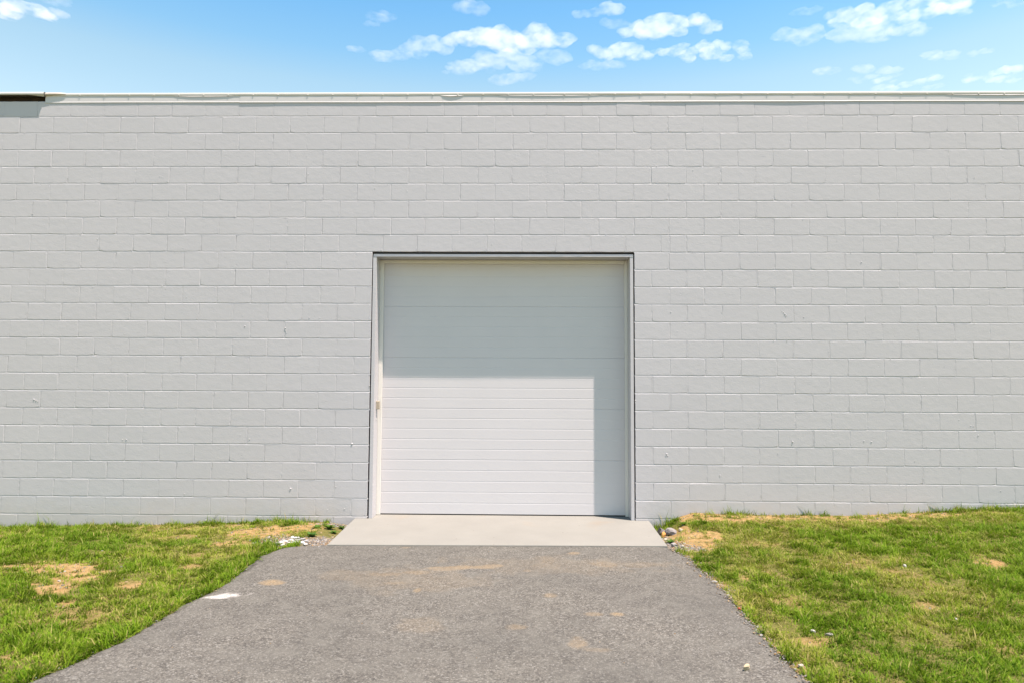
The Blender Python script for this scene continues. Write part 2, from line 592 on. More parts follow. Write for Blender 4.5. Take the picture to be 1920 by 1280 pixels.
dust = np.stack([(.85 * field(STAIN, XD, YD, 1.1, 46) * (.5 + .7 * fbm(XD, YD, 30, 3, 49))).ravel(), (field(WHITE, XD, YD, 0.9, 47) * sstep(.24, .52, fbm(XD * .4, YD, 42, 3, 50))).ravel(), field(DARKM, XD, YD, 0.5, 48).ravel()], 1)
# side skirts so that the asphalt has a thickness
XD2 = np.concatenate([XD[:, :1] - 0.012, XD, XD[:, -1:] + 0.012], 1)
YD2 = np.concatenate([YD[:, :1], YD, YD[:, -1:]], 1)
ZD2 = np.concatenate([ZD[:, :1] * 0 - 0.09, ZD, ZD[:, -1:] * 0 - 0.09], 1)
dd = dust.reshape(len(ya), len(t), 3)
dd = np.concatenate([dd[:, :1], dd, dd[:, -1:]], 1).reshape(-1, 3)
me = grid_mesh("driveway", XD2[::-1], YD2[::-1], ZD2[::-1], M_ASPH, {"dust": dd.reshape(len(ya), -1, 3)[::-1].reshape(-1, 3)})
driveway = link("driveway", me)
tag(driveway, kind="structure", label="worn grey asphalt driveway with orange clay stains leading to the door")

# ------------------------------------------------------------------ concrete apron in front of the door
poly = [(-1.872, -1.288), (1.386, -1.216), (1.431, -0.004), (1.281, -0.004), (1.281, 0.27), (-1.776, 0.27), (-1.776, -0.004), (-1.925, -0.004)]
bm = bmesh.new()
top = [bm.verts.new((x, y, 0.0)) for x, y in poly]
bot = [bm.verts.new((x, y, -0.13)) for x, y in poly]
ft = bm.faces.new(top)
bm.faces.new(bot[::-1])
for i in range(len(poly)):
    j = (i + 1) % len(poly)
    bm.faces.new((top[i], bot[i], bot[j], top[j]))
bmesh.ops.recalc_face_normals(bm, faces=bm.faces)
bmesh.ops.bevel(bm, geom=[e for e in bm.edges if all(v.co.z > -0.01 for v in e.verts)], offset=0.007, segments=2, affect='EDGES', profile=0.5)
me = bpy.data.meshes.new("concrete_apron")
bm.to_mesh(me)
bm.free()
me.materials.append(M_CONC)
apron = link("concrete_apron", me)
tag(apron, kind="structure", label="pale new concrete slab at the foot of the white door")

# ------------------------------------------------------------------ the building
BW, BH = 0.4064, 0.2032
X0 = -6.03717            # joint 0 of the even courses
Z0 = 4.6925              # top of course 0
OP_L, OP_R, OP_T = -1.772, 1.275, 3.067
bld = bpy.data.objects.new("warehouse", None)
COL.objects.link(bld)
bld.location = (0, 0, 0)
tag(bld, "single storey grey painted concrete block building with one white overhead door", "building")


def line_z(k):
    return Z0 - k * BH


courses = []              # (k, x0, x1)
for k in range(-1, 25):
    off = 0.0 if k % 2 == 0 else 0.5
    js = [X0 + (i + off) * BW for i in range(-20, 52)]
    if k == 7:
        js = [X0 + i * BW for i in [q + 0.5 for q in range(-20, 10)] + [10.77, 11.77, 12.77, 13.77, 14.77, 15.77, 16.77, 17.77, 18.77, 19.02] + [q + 0.5 for q in range(19, 52)]]
    js = [x + random.uniform(-0.004, 0.004) for x in js]
    for a, b in zip(js[:-1], js[1:]):
        if 8 <= k <= 23:
            if a > OP_L - 0.03 and b < OP_R + 0.03:
                continue
            if a < OP_L + 0.03 and b > OP_L - 0.03:
                b = OP_L - (0.002 if k < 9 else 0.004 + 0.0006 * (k - 9)) + 0.004
                if b - a < 0.06:
                    continue
            if a < OP_R + 0.03 and b > OP_R + 0.03 and a > OP_L:
                a = OP_R + 0.002
        courses.append((k, a, b))

J = 0.0088                # joint width


def block_shape(w, h, seed):
    """bevelled face with an uneven outline; 46 triangles. x,z centred, face at y = 0, back at y = 0.004"""
    r = random.Random(seed)
    nx = 6 if w > 0.3 else 3
    pts = []
    for i in range(nx + 1):
        pts.append((-w / 2 + w * i / nx, -h / 2))
    pts.append((w / 2, 0.0))
    for i in range(nx + 1):
        pts.append((w / 2 - w * i / nx, h / 2))
    pts.append((-w / 2, 0.0))
    n_ = len(pts)
    inner, outer = [], []
    chip = r.random() < 0.22
    ci = r.choice([0, nx, nx + 2, 2 * nx + 2])
    for q, (x, z) in enumerate(pts):
        jx, jz = r.uniform(-.0012, .0012), r.uniform(-.0014, .0014)
        corner = abs(abs(x) - w / 2) < 1e-6 and abs(abs(z) - h / 2) < 1e-6
        ins = 0.0030 + r.uniform(-.0008, .0012) + (0.0025 if corner else 0)
        if chip and q == ci:
            ins += r.uniform(.003, .009)
        sx = 0 if abs(x) < w / 2 - 1e-6 else math.copysign(1, x)
        sz = 0 if abs(z) < h / 2 - 1e-6 else math.copysign(1, z)
        inner.append((x + jx - sx * ins * .6, 0.0, z + jz - sz * ins))
        outer.append((x + jx, 0.0042, z + jz))
    V = inner + outer
    F = [tuple(range(n_))]
    for q in range(n_):
        p = (q + 1) % n_
        F.append((q, n_ + q, n_ + p, p))
    return V, F


shape_cache = {}


def block_variant(w, h):
    key = (round(w, 2), round(h, 2))
    lst = shape_cache.setdefault(key, [])
    if len(lst) < (14 if key[0] > 0.39 else 5):
        v, f = block_shape(w, h, len(shape_cache) * 100 + len(lst))
        me_ = bpy.data.meshes.new("block")
        me_.from_pydata(v, [], f)
        me_.update()
        me_.materials.append(M_WALL)
        lst.append((me_, v, f, w, h))
    return random.choice(lst)


def proj(p):
    v = np.asarray(p) - CAM
    w_ = v @ FW
    return 960 + 1287 * (v @ RI) / w_, 640 - 1287 * (v @ UP) / w_


blocks = []
for k, a, b in courses:
    zt, zb = line_z(k), line_z(k + 1)
    if k == -1:
        zt = 4.885
    w, h = b - a - J, zt - zb - J
    cx, cz = (a + b) / 2, (zt + zb) / 2
    x1, y1 = proj((a, 0, zb))
    x2, y2 = proj((b, 0, zt))
    vis = max(0, min(1920, x2) - max(0, x1)) * max(0, min(1280, y1) - max(0, y2))
    if k == -1:
        vis *= 0.7
    if k >= 23:
        vis *= 0.2
    blocks.append((vis, k, cx, cz, w, h))
order = sorted(range(len(blocks)), key=lambda i: -blocks[i][0])
single = set(order[:300])
restV, restF = [], []
for i, (vis, k, cx, cz, w, h) in enumerate(blocks):
    me_, v, f, w0, h0 = block_variant(w, h)
    loc = Vector((cx + random.uniform(-.0008, .0008), random.uniform(-.0006, .0008), cz + random.uniform(-.0008, .0008)))
    rot = Matrix.Rotation(math.radians(random.gauss(0, .10)), 4, 'X') @ Matrix.Rotation(math.radians(random.gauss(0, .07)), 4, 'Z') @ Matrix.Rotation(math.radians(random.gauss(0, .12)), 4, 'Y')
    M_ = Matrix.Translation(loc) @ rot @ Matrix.Diagonal((w / w0, 1, h / h0, 1))
    if i in single:
        o = bpy.data.objects.new("block", me_)
        COL.objects.link(o)
        o.parent = bld
        o.matrix_local = M_
    else:
        q = len(restV)
        restV += [tuple(M_ @ Vector(p)) for p in v]
        restF += [tuple(e + q for e in g) for g in f]
tag(obj("blockwork", restV, restF, M_WALL, bld), kind="stuff")

# mortar joints: uneven strips a millimetre or two behind the block faces
mv, mf = [], []


def strip(pts_a, pts_b, pts_c):
    q = len(mv)
    n_ = len(pts_a)
    mv.extend(pts_a + pts_b + pts_c)
    for i in range(n_ - 1):
        mf.append((q + i, q + n_ + i, q + n_ + i + 1, q + i + 1))
        mf.append((q + n_ + i, q + 2 * n_ + i, q + 2 * n_ + i + 1, q + n_ + i + 1))


xs_all = np.arange(-14.2, 14.9, 0.034)
for k in range(0, 25):
    z = line_z(k)
    segs = [xs_all]
    if 8 <= k <= 23:
        segs = [np.append(xs_all[xs_all < OP_L - .02], OP_L - .004), np.insert(xs_all[xs_all > OP_R + .02], 0, OP_R + .003)]
    for xs in segs:
        base = 0.0025 + 0.0006 * (fbm(xs, xs * 0 + k * 3.7, 1.2, 3, 90) - 0.5) * 2
        fill = 0.0018 * sstep(0.72, 0.86, fbm(xs, xs * 0 + k * 5.1, 2.6, 3, 95))
        d = np.clip(base - fill + rng.normal(0, .00020, len(xs)), -0.0006, 0.0040)
        hh = J / 2 + 0.0022
        pa = [(x, y, z + hh) for x, y in zip(xs, d)]
        pb = [(x, y + 0.0002, z + r * .001) for x, y, r in zip(xs, d, rng.normal(1.2, .6, len(xs)))]
        pc = [(x, min(y, .0006) - .0002, z - hh - .0014 + q) for x, y, q in zip(xs, d, rng.normal(0, .0008, len(xs)))]
        strip(pa, pb, pc)
ends = {}
for k, a, b in courses:
    ends.setdefault(k, []).append((a, b))
for k, lst in ends.items():
    lst.sort()
    for (a0, b0), (a1, b1) in zip(lst[:-1], lst[1:]):
        if a1 - b0 > 0.02:
            continue
        x = (b0 + a1) / 2
        zt, zb = line_z(k) - J / 2 - .001, line_z(k + 1) + J / 2 + .001
        if k == -1:
            zt = 4.88
        zs = np.linspace(zt, zb, 7)
        base = (0.0004 if x < -1.6 else 0.0007) + 0.0010 * random.random() ** 2
        d = np.clip(base + rng.normal(0, .0004, 7), -0.0003, .0034)
        hh = J / 2 + 0.002
        strip([(x - hh, y - .0002, z) for z, y in zip(zs, d)], [(x + r * .0008, y + .0003, z) for z, y, r in zip(zs, d, rng.normal(0, .6, 7))], [(x + hh, y - .0002, z) for z, y in zip(zs, d)])
tag(obj("mortar_joint", mv, mf, M_WALL, bld), kind="stuff")

# wall body behind the block faces, with the opening left free, and the rest of the building
c0 = 0.0052
core = [box(-14.3, OP_L - .022, c0, .2, -.6, 4.875), box(OP_R + .022, 15.0, c0, .2, -.6, 4.875),
        box(OP_L - .022, OP_R + .022, c0, .2, OP_T + .006, 4.875), box(OP_L - .022, OP_R + .022, c0, .2, -.6, -.135)]
v, f = join(core)
obj("wall_body", v, f, M_WALL, bld)
v, f = join([box(-14.3, -14.1, .2, 26, -.6, 4.875), box(14.8, 15.0, .2, 26, -.6, 4.875), box(-14.3, 15.0, 26, 26.2, -.6, 4.875)])
obj("side_wall", v, f, M_WALL, bld)
obj("roof", *box(-14.28, 14.98, .20, 26.1, 4.88, 4.958), M_ROOF, bld)
v, f = join([box(OP_L - .02, OP_R + .02, .16, .199, OP_T - .03, OP_T + .005), box(OP_L - .021, OP_L + .004, .14, .199, -.02, OP_T - .03), box(OP_R - .004, OP_R + .021, .14, .199, -.02, OP_T - .03)])
obj("gap_shade_backing", v, f, M_DARK, bld)  # added strips behind the frame gaps; their black paints in the shade

# paint lumps, mortar crumbs and drips on the face of the wall
SPOTS = [(-1.973, .844, .016), (-2.671, .328, .022), (-3.641, -.037, .02), (-3.898, .258, .012), (-3.922, .221, .009), (-5.704, 1.332, .014), (-5.68, 1.322, .012), (-5.66, 1.312, .01), (-4.643, .875, .008), (-4.599, .876, .010), (-3.162, .891, .010),
         (2.994, 2.372, .010), (3.008, 2.352, .012), (3.023, 2.335, .011), (2.975, 2.385, .007), (3.224, 2.318, .009), (3.068, .901, .016), (3.055, .87, .008), (3.96, .906, .011), (5.163, .986, .012), (5.083, 1.094, .010), (5.112, 1.088, .009), (4.953, 1.16, .008),
         (1.637, .752, .015), (1.648, .735, .010), (1.625, .728, .007), (2.24, .516, .010), (2.24, .497, .007), (1.701, 2.374, .009), (3.899, 2.957, .009), (-4.321, 3.968, .008), (-4.295, 3.962, .007), (-2.554, 3.994, .007),
         (-3.256, 2.19, .011), (-3.285, 2.314, .007), (-2.78, 2.172, .013), (-2.772, 2.14, .010), (-2.766, 2.116, .009), (-2.148, .351, .012), (-2.045, .103, .011), (-2.241, .09, .009), (5.39, .365, .010), (3.844, .372, .008),
         (1.285, 1.358, .014), (1.284, 1.33, .010), (-1.784, 1.514, .010), (-5.036, 3.212, .008), (-4.624, 3.08, .008), (3.876, .913, .009), (3.604, .886, .008), (-2.383, 2.292, .007), (-2.501, 2.292, .009), (-2.439, 2.318, .006)]
for _ in range(170):
    SPOTS.append((random.uniform(-6.4, 6.4), random.choice([random.uniform(.1, 4.6), line_z(random.randint(1, 22)) + random.uniform(-.008, .004)]), random.uniform(.003, .0075)))
sv, sf = [], []
for x, z, s in SPOTS:
    if OP_L - .01 < x < OP_R + .006 and z < OP_T + .02:
        continue
    if z < .5:
        s *= .75
    r = random.Random(int(x * 1000 + z * 77))
    q = len(sv)
    n_ = 8
    for ring, (rad, dep) in enumerate(((1.0, .0008), (.75, -.30 * s - .0004), (.32, -.46 * s - .0006))):
        for i in range(n_):
            a = i / n_ * 6.283 + ring * .2
            e = rad * s * .62 * r.uniform(.7, 1.3)
            sv.append((x + e * math.cos(a), dep, z + e * math.sin(a) * r.uniform(.8, 1.2)))
    for ring in range(2):
        for i in range(n_):
            j = (i + 1) % n_
            sf.append((q + ring * n_ + i, q + ring * n_ + j, q + (ring + 1) * n_ + j, q + (ring + 1) * n_ + i))
    sf.append(tuple(q + 2 * n_ + i for i in range(n_)))
tag(obj("paint_lump", sv, sf, M_WALL, bld), kind="stuff")


# --- roof edge
def wave(x, s, a, seed):
    return a * (fbm(np.asarray(x), np.asarray(x) * 0 + seed, s, 3, seed) - 0.5) * 2


F_J = [-14.2, -12.1, -9.9, -5.741, -3.393, -0.992, 1.385, 3.775, 6.2, 8.6, 11.0, 13.4, 14.95]
for i, (a, b) in enumerate(zip(F_J[:-1], F_J[1:])):
    if b < -5.7 and a > -10:
        continue              # the missing length at the left
    xs = np.linspace(a + .001, b + .012, 50)
    dy = wave(xs, 1.1, .0012, 30 + i) + (0.0013 if i % 2 else 0)
    dz = wave(xs, .8, .002, 50 + i) + random.uniform(-.003, .003)
    prof = [(.010, 4.965), (-.0022, 4.955), (-.0026, 4.872), (-.0065, 4.868), (-.0075, 4.862), (-.0068, 4.858), (.002, 4.857)]
    X = np.repeat(xs[None, :], len(prof), 0)
    Y = np.array([[p[0]] * len(xs) for p in prof]) + dy[None, :]
    Z = np.array([[p[1]] * len(xs) for p in prof]) + dz[None, :]
    link("fascia_panel", grid_mesh("fascia_panel", X[::-1], Y[::-1], Z[::-1], M_FASCIA, smooth=False), bld)

C_J = [-14.2, -11.0, -8.4, -5.738, -2.7, 0.35, 3.4, 6.4, 9.4, 12.4, 14.95]
screwV, screwF = [], []
for i, (a, b) in enumerate(zip(C_J[:-1], C_J[1:])):
    xs = np.linspace(a, b + .006, int((b - a) / .04))
    out = wave(xs, 1.6, .0010, 130 + i) + wave(xs, 6, .0006, 133 + i)
    low = wave(xs, 2.2, .0025, 140 + i) + wave(xs, 7, .0012, 143 + i)
    topz = wave(xs, 1.3, .002, 150 + i)
    peel = np.zeros(len(xs))
    if b <= -5.6 and a > -9:
        peel = 0.040 * sstep(8.3, 6.6, -xs)
    prof = [(.30, 4.966), (.03, 4.981), (.004, 4.982), (-.004, 4.978), (-.0066, 4.970), (-.0070, 4.960), (-.0062, 4.950), (-.004, 4.943), (.001, 4.941)]
    wgt = [0, 0, .5, .9, 1, 1, 1, 1, .9]
    wlow = [0, 0, 0, 0, 0, .2, .6, 1, 1]
    X = np.repeat(xs[None, :], len(prof), 0)
    Y = np.array([p[0] - g * (out + peel) for p, g in zip(prof, wgt)])
    Z = np.array([p[1] + topz * .5 + g * (low - 0.10 * peel) for p, g in zip(prof, wlow)])
    if peel.max() > 0:
        Y[7], Z[7], Y[8], Z[8] = Y[6] + .001, Z[6] - .003, Y[6] + .004, Z[6] - .003
    link("coping", grid_mesh("coping", X[::-1], Y[::-1], Z[::-1], M_COPING), bld)
    for x in np.arange(a + .12, b, 0.298):
        if x < -5.6:
            continue
        yy = -.0064 - float(np.interp(x, xs, out))
        q = len(screwV)
        zc = 4.949
        for rad, dep in ((.0085, .002), (.0085, -.002), (.004, -.005)):
            for j in range(8):
                screwV.append((x + rad * math.cos(j * .785), yy + dep, zc + rad * math.sin(j * .785)))
        for ring in range(2):
            for j in range(8):
                k = (j + 1) % 8
                screwF.append((q + ring * 8 + j, q + ring * 8 + k, q + ring * 8 + 8 + k, q + ring * 8 + 8 + j))
        screwF.append(tuple(q + 16 + j for j in range(8)))
tag(obj("screw_head", screwV, screwF, M_SCREW, bld), kind="stuff")
# sealant and flashing laps hanging below the coping
for x0, x1, drop, outw in ((-4.2, -3.45, .008, .004), (-1.0, -.72, .010, .006), (-.35, .92, .007, .003), (4.9, 6.2, .008, .004)):
    xs = np.linspace(x0, x1, 24)
    u = np.sin(np.linspace(0, math.pi, 24)) ** .6
    X = np.stack([xs, xs, xs])
    Y = np.stack([0 * xs - .002, -.004 - outw * .6 * u, -.004 - outw * u])
    Z = np.stack([0 * xs + 4.946, 4.942 - drop * .4 * u, 4.941 - drop * u * (0.8 + .4 * vnoise(xs, xs * 0, 9, 7))])
    link("flashing_lap", grid_mesh("flashing_lap", X[::-1], Y[::-1], Z[::-1], M_FASCIA), bld)
xs = np.linspace(-5.745, -5.49, 10)
u = np.linspace(0, 1, 10)
prof = [(.02, 4.983), (-.014, 4.981), (-.022, 4.968), (-.024, 4.952), (-.016, 4.946)]
X = np.repeat(xs[None, :], 5, 0)
Y = np.array([[p[0]] * 10 for p in prof]) + 0.014 * u[None, :] ** 2
Z = np.array([[p[1]] * 10 for p in prof]) + .004 * np.sin(u * 3.1)[None, :] + np.array([0, 0, 0, .3, 1])[:, None] * (.012 * u ** 3)[None, :]
link("membrane_flap", grid_mesh("membrane_flap", X[::-1], Y[::-1], Z[::-1], M_FLAP), bld)
xs = np.linspace(-5.92, -5.74, 8)
X = np.stack([xs, xs])
Y = np.stack([-.030 + .0 * xs, -.034 + .012 * np.linspace(0, 1, 8)])
Z = np.stack([4.952 + 0 * xs, 4.944 - .014 * np.linspace(0, 1, 8)])
link("torn_flashing", grid_mesh("torn_flashing", X[::-1], Y[::-1], Z[::-1], M_COPING), bld)
for z0, z1, y0 in ((4.884, 4.908, .03), (4.913, 4.95, .038)):
    bevel_obj("nailer_board", box(-14.2, 14.9, y0, .195, z0, z1), M_WOOD, bld, .002)
obj("roof_nail", *box(3.912, 3.917, .10, .105, 4.96, 5.03), M_SCREW, bld)

# --- door frame
frame = obj("door_frame", *box(OP_L + .006, OP_R - .004, .016, .199, 3.0125, 3.046), M_FRAME, bld)   # steel head
bevel_obj("jamb", box(OP_L + .006, OP_L + .047, -.004, .199, .0, 3.0115), M_FRAME, frame, .0025)
bevel_obj("jamb", box(OP_R - .045, OP_R - .008, -.004, .199, .0, 3.0115), M_FRAME, frame, .0025)
xs = np.linspace(OP_L + .01, OP_R - .009, 110)
yl = -.0066 + .0012 * (fbm(xs, xs * 0, 3, 3, 9) - .5)
tall = .0015 + .008 * sstep(-1.0, -.3, xs) * sstep(.35, .5, fbm(xs, xs * 0, 5, 3, 12))
X = np.stack([xs, xs, xs, xs])
Y = np.stack([0 * xs + .02, yl, yl, 0 * xs + .02])
Z = np.stack([3.0135 + tall + .003, 3.0128 + tall, 0 * xs + 3.0118, 0 * xs + 3.0122])
link("head_lip", grid_mesh("head_lip", X[::-1], Y[::-1], Z[::-1], M_FRAME, smooth=False), frame)
ST_L, ST_R, ST_T = -1.678, 1.196, 2.967
bevel_obj("stop_strip", box(OP_L + .045, ST_L, .201, .226, .002, 3.010), M_STOP, frame, .004)
bevel_obj("stop_strip", box(ST_R, OP_R - .043, .201, .226, .002, 3.010), M_STOP, frame, .004)
bevel_obj("stop_strip", box(ST_L + .001, ST_R - .001, .2025, .226, ST_T, 3.0105), M_STOP, frame, .004)
bevel_obj("head_fill", box(OP_L + .05, OP_R - .05, .236, .33, 3.0, 3.2), M_DARK, frame, .004)  # filler behind the steel head, in the same near-black

# --- overhead door
door = bpy.data.objects.new("overhead_door", None)
COL.objects.link(door)
door.parent = bld
door.location = (0, .232, 0)
ZJ = [0.012, 0.645, 1.249, 1.848, 2.452, 3.06]
DX0, DX1 = -1.72, 1.232
for z0, z1 in zip(ZJ[:-1], ZJ[1:]):
    prof = [(.030, z0 + .0004), (.004, z0 + .0005), (.0014, z0 + .0009), (0, z0 + .003)]
    n_r = 5
    stp = (z1 - z0) / n_r
    for i in range(1, n_r):
        zc = z0 + stp * i
        prof += [(0, zc - .0095), (.0014, zc + .0026), (.0003, zc + .0033), (0, zc + .005)]
    prof += [(0, z1 - .0105), (.0017, z1 - .0003), (.0045, z1 - .0002), (.030, z1 - .0001)]
    xs = np.linspace(DX0, DX1, 30)
    X = np.repeat(xs[None, :], len(prof), 0)
    bow = .0008 * np.sin((xs - DX0) * 2.1)
    Y = np.array([[p[0]] * len(xs) for p in prof]) + bow[None, :]
    Z = np.array([[p[1]] * len(xs) for p in prof])
    link("door_panel", grid_mesh("door_panel", X, Y, Z, M_DOOR, smooth=False), door)
obj("bottom_seal", *box(DX0, DX1, .006, .035, .001, .0115), M_SEAL, door)
obj("door_core", *box(DX0, DX1, .034, .05, .0, 3.06), M_DARK, door)

# --- sensor box with its cable on the left jamb
sb = bevel_obj("switch_box", box(OP_L + .045, OP_L + .086, .10, .145, 1.237, 1.335), M_BOX, bld, .008, 3)
sb["label"] = "small beige box fixed to the left door jamb"
cable = []
for a, b in ((1.236, 1.20), (1.20, 1.165), (1.165, 1.13)):
    cable.append(box(OP_L + .047, OP_L + .053, .118, .124, b, a - .0005))
v, f = join(cable)
obj("cable", v, f, M_FRAME, sb)
obj("cable_clip", *box(OP_L + .0465, OP_L + .056, .114, .128, 1.118, 1.1295), M_STOP, sb)

# ------------------------------------------------------------------ grass
def in_view(x, y, pad=0.6):
    d = (x - CAM[0]) * FW[0] + (y - CAM[1]) * FW[1]
    s = (x - CAM[0]) * RI[0] + (y - CAM[1]) * RI[1]
    return (np.abs(s) < 0.746 * d + pad) & (d > 2.9 - pad * .5)


def lawn_mask(x, y):
    gl = edge_l(y) - x
    gr = x - edge_r(y)
    side = np.where(x < 0, gl, gr)
    ok = (side > -0.004) & (y < -0.012) & ((y < -1.2) | (x < SLAB_L - .03) | (x > SLAB_R + .03))
    return ok, side


def make_grass(n, x0, x1, y0, y1, view, seed):
    r = np.random.default_rng(seed)
    x, y = r.uniform(x0, x1, n), r.uniform(y0, y1, n)
    iv = in_view(x, y)
    keep = iv if view else ~in_view(x, y, .6)
    ok, side = lawn_mask(x, y)
    bare_ = bare_f(x, y)
    grav_ = field(GRAV, x, y, .7, 44)
    clump = fbm(x, y, 9, 3, 200)
    dens = np.clip(1.1 - 1.35 * bare_ - 1.1 * grav_, .012, 1) * (0.35 + 0.9 * sstep(.30, .62, clump))
    tuft = sstep(.66, .74, fbm(x, y, 14, 2, 230))
    dens = np.maximum(dens, .8 * tuft * (grav_ < .5))
    lush_edge = np.exp(-np.clip(side, 0, 1) / .12) * (x < 0) * (y < -1.3)
    dens = np.clip(dens + .5 * lush_edge, 0, 1)
    keep &= ok & (r.random(n) < dens)
    x, y, clump, bare_, tuft, side, lush_edge = (q[keep] for q in (x, y, clump, bare_, tuft, side, lush_edge))
    k = len(x)
    z = ground_z(x, y) - .004
    dry = np.clip(.75 * field(DRY, x, y, 1.0, 300) + .25 * sstep(.55, .75, fbm(x, y, 3, 4, 310)) + .55 * bare_, 0, 1)
    big = fbm(x, y, 1.1, 3, 320)
    h = (.018 + .026 * sstep(.3, .72, clump)) * r.lognormal(0, .33, k) * (1 - .40 * dry) * (1 - .35 * bare_) * (.8 + .5 * big) + .010 * tuft + .014 * lush_edge
    h *= np.where((y > -.14) & (r.random(k) < .35), r.uniform(1.1, 1.8, k), 1.0)
    h *= np.where(r.random(k) < .025, r.uniform(1.4, 2.1, k), 1.0)
    h *= np.where((side < .07) & (r.random(k) < .25), 1.5, 1.0)
    wdt = r.uniform(.0017, .0034, k)
    az = fbm(x, y, 6, 2, 330) * 12.0 + r.normal(0, 1.1, k)
    lean = np.clip(r.normal(.62, .30, k), .05, 1.25)
    curl = lean + np.clip(r.normal(.45, .25, k), 0, 1.1)
    dx, dy = np.cos(az), np.sin(az)
    px, py = -dy, dx
    h1, h2 = h * .55, h * .6
    m1 = np.stack([x + dx * np.sin(lean) * h1, y + dy * np.sin(lean) * h1, z + np.cos(lean) * h1], 1)
    m2 = m1 + np.stack([dx * np.sin(curl) * h2, dy * np.sin(curl) * h2, np.cos(curl) * h2], 1)
    m2[:, 1] = np.minimum(m2[:, 1], -.004)
    m1[:, 1] = np.minimum(m1[:, 1], -.006)
    base = np.stack([x, y, z], 1)
    pw = np.stack([px * wdt, py * wdt, 0 * wdt], 1)
    V = np.stack([base - pw * .7, base + pw * .7, m1 + pw, m1 - pw, m2], 1)
    # colours of the blades themselves
    g1 = np.array([.050, .122, .004])
    g2 = np.array([.150, .258, .010])
    st = np.array([.36, .30, .115])
    yl = np.array([.235, .26, .026])
    a = np.clip(r.normal(.42, .27, k) + .55 * (big - .5), 0, 1)[:, None]
    c = g1 * (1 - a) + g2 * a
    yy = np.clip(r.normal(.10, .16, k) + .75 * dry, 0, 1)[:, None]
    c = c * (1 - yy) + yl * yy
    s_ = ((r.random(k) < (.07 + .50 * dry))[:, None]) * r.uniform(.45, 1, k)[:, None]
    c = c * (1 - s_) + st * s_
    c = c * r.uniform(.82, 1.18, k)[:, None]
    tint = np.repeat(c[:, None, :], 5, 1)
    tip = r.random(k)[:, None] < .3
    tint[:, 4] = np.where(tip, tint[:, 4] * .6 + st * .4, tint[:, 4])
    return V.reshape(-1, 3), tint.reshape(-1, 3), k


parts = [make_grass(430000, -7.2, -2.2, -5.0, 0, True, 1), make_grass(520000, 1.35, 7.2, -5.0, 0, True, 2),
         make_grass(60000, -11, -2.2, -8, 0, False, 3), make_grass(60000, 1.35, 11, -8, 0, False, 4)]
V = np.concatenate([p[0] for p in parts])
C = np.concatenate([p[1] for p in parts])
k = sum(p[2] for p in parts)
i5 = np.arange(k)[:, None] * 5
loops = np.concatenate([i5 + np.array([[0, 1, 2, 3]]), i5 + np.array([[3, 2, 4]])], 1).ravel()
starts = (np.arange(k)[:, None] * 7 + np.array([[0, 4]])).ravel()
totals = np.tile([4, 3], k)
grass = link("grass", np_mesh("grass", V, loops, starts, totals, M_GRASS, {"tint": C}))
tag(grass, "short patchy green and straw coloured grass on both sides of the driveway", "grass", kind="stuff")
print("blades", k)


# ------------------------------------------------------------------ stones
ICO = None


def ico(sub=1):
    bm_ = bmesh.new()
    bmesh.ops.create_icosphere(bm_, subdivisions=sub, radius=1)
    v_ = np.array([v.co[:] for v in bm_.verts])
    f_ = [tuple(q.index for q in p.verts) for p in bm_.faces]
    bm_.free()
    return v_, f_


ICO1, ICO2 = ico(1), ico(2)


def stone_verts(src, sx, sy, sz, r):
    v_ = src[0].copy()
    ph = r.uniform(0, 6.28, 6)
    d = 1 + .16 * np.sin(v_[:, 0] * 3.1 + ph[0]) + .14 * np.sin(v_[:, 1] * 3.7 + ph[1]) + .12 * np.sin(v_[:, 2] * 4.3 + ph[2]) + r.normal(0, .08, len(v_))
    v_ = v_ * d[:, None]
    # a few flat broken faces
    for _ in range(5):
        nn = r.normal(0, 1, 3)
        nn /= np.linalg.norm(nn)
        hgt = r.uniform(.55, .8)
        p = v_ @ nn
        v_ = v_ - np.clip(p - hgt, 0, None)[:, None] * nn
    v_ = v_ * np.array([sx, sy, sz])
    a = r.uniform(0, 6.28)
    R_m = np.array([[math.cos(a), -math.sin(a), 0], [math.sin(a), math.cos(a), 0], [0, 0, 1]])
    return v_ @ R_m.T


def surf_z(x, y):
    x, y = np.asarray(x, float), np.asarray(y, float)
    on = (y < -1.22) & (x > edge_l(y)) & (x < edge_r(y))
    return np.where(on, -.013, ground_z(x, y))


# loose gravel, far too many to count
r = np.random.default_rng(5)
gp = []
for cx, cy, rx, ry, s in GRAV:
    n_ = int(900 * rx * ry / .04)
    gp.append(np.stack([r.normal(cx, rx * .6, n_), r.normal(cy, ry * .6, n_), r.lognormal(-5.05, .45, n_)], 1))
for cx, cy, rx, ry, s in BARE:
    n_ = int(70 * rx * ry / .04 * min(s, 1))
    gp.append(np.stack([r.normal(cx, rx * .7, n_), r.normal(cy, ry * .7, n_), r.lognormal(-5.35, .45, n_)], 1))
ys = r.uniform(-4.6, -1.3, 1500)
gp.append(np.stack([edge_r(ys) + r.normal(.0, .035, 1500), ys, r.lognormal(-5.45, .4, 1500)], 1))
ys = r.uniform(-4.6, -1.4, 160)
gp.append(np.stack([edge_l(ys) + r.normal(-.02, .03, 160), ys, r.lognormal(-5.7, .4, 160)], 1))
gp.append(np.stack([r.uniform(-2.2, 1.4, 260), r.uniform(-4.4, -1.3, 260), r.lognormal(-5.85, .4, 260)], 1))
gp = np.concatenate(gp)
ok = (gp[:, 1] < -.02) & ~((gp[:, 1] > -1.27) & (gp[:, 0] > -1.925) & (gp[:, 0] < 1.43)) & (gp[:, 2] < .016)
gp = gp[ok]
pal = np.array([(.20, .187, .165), (.15, .138, .125), (.27, .257, .235), (.12, .11, .10), (.27, .20, .12), (.23, .145, .065)])
gv, gc, gf = [], [], []
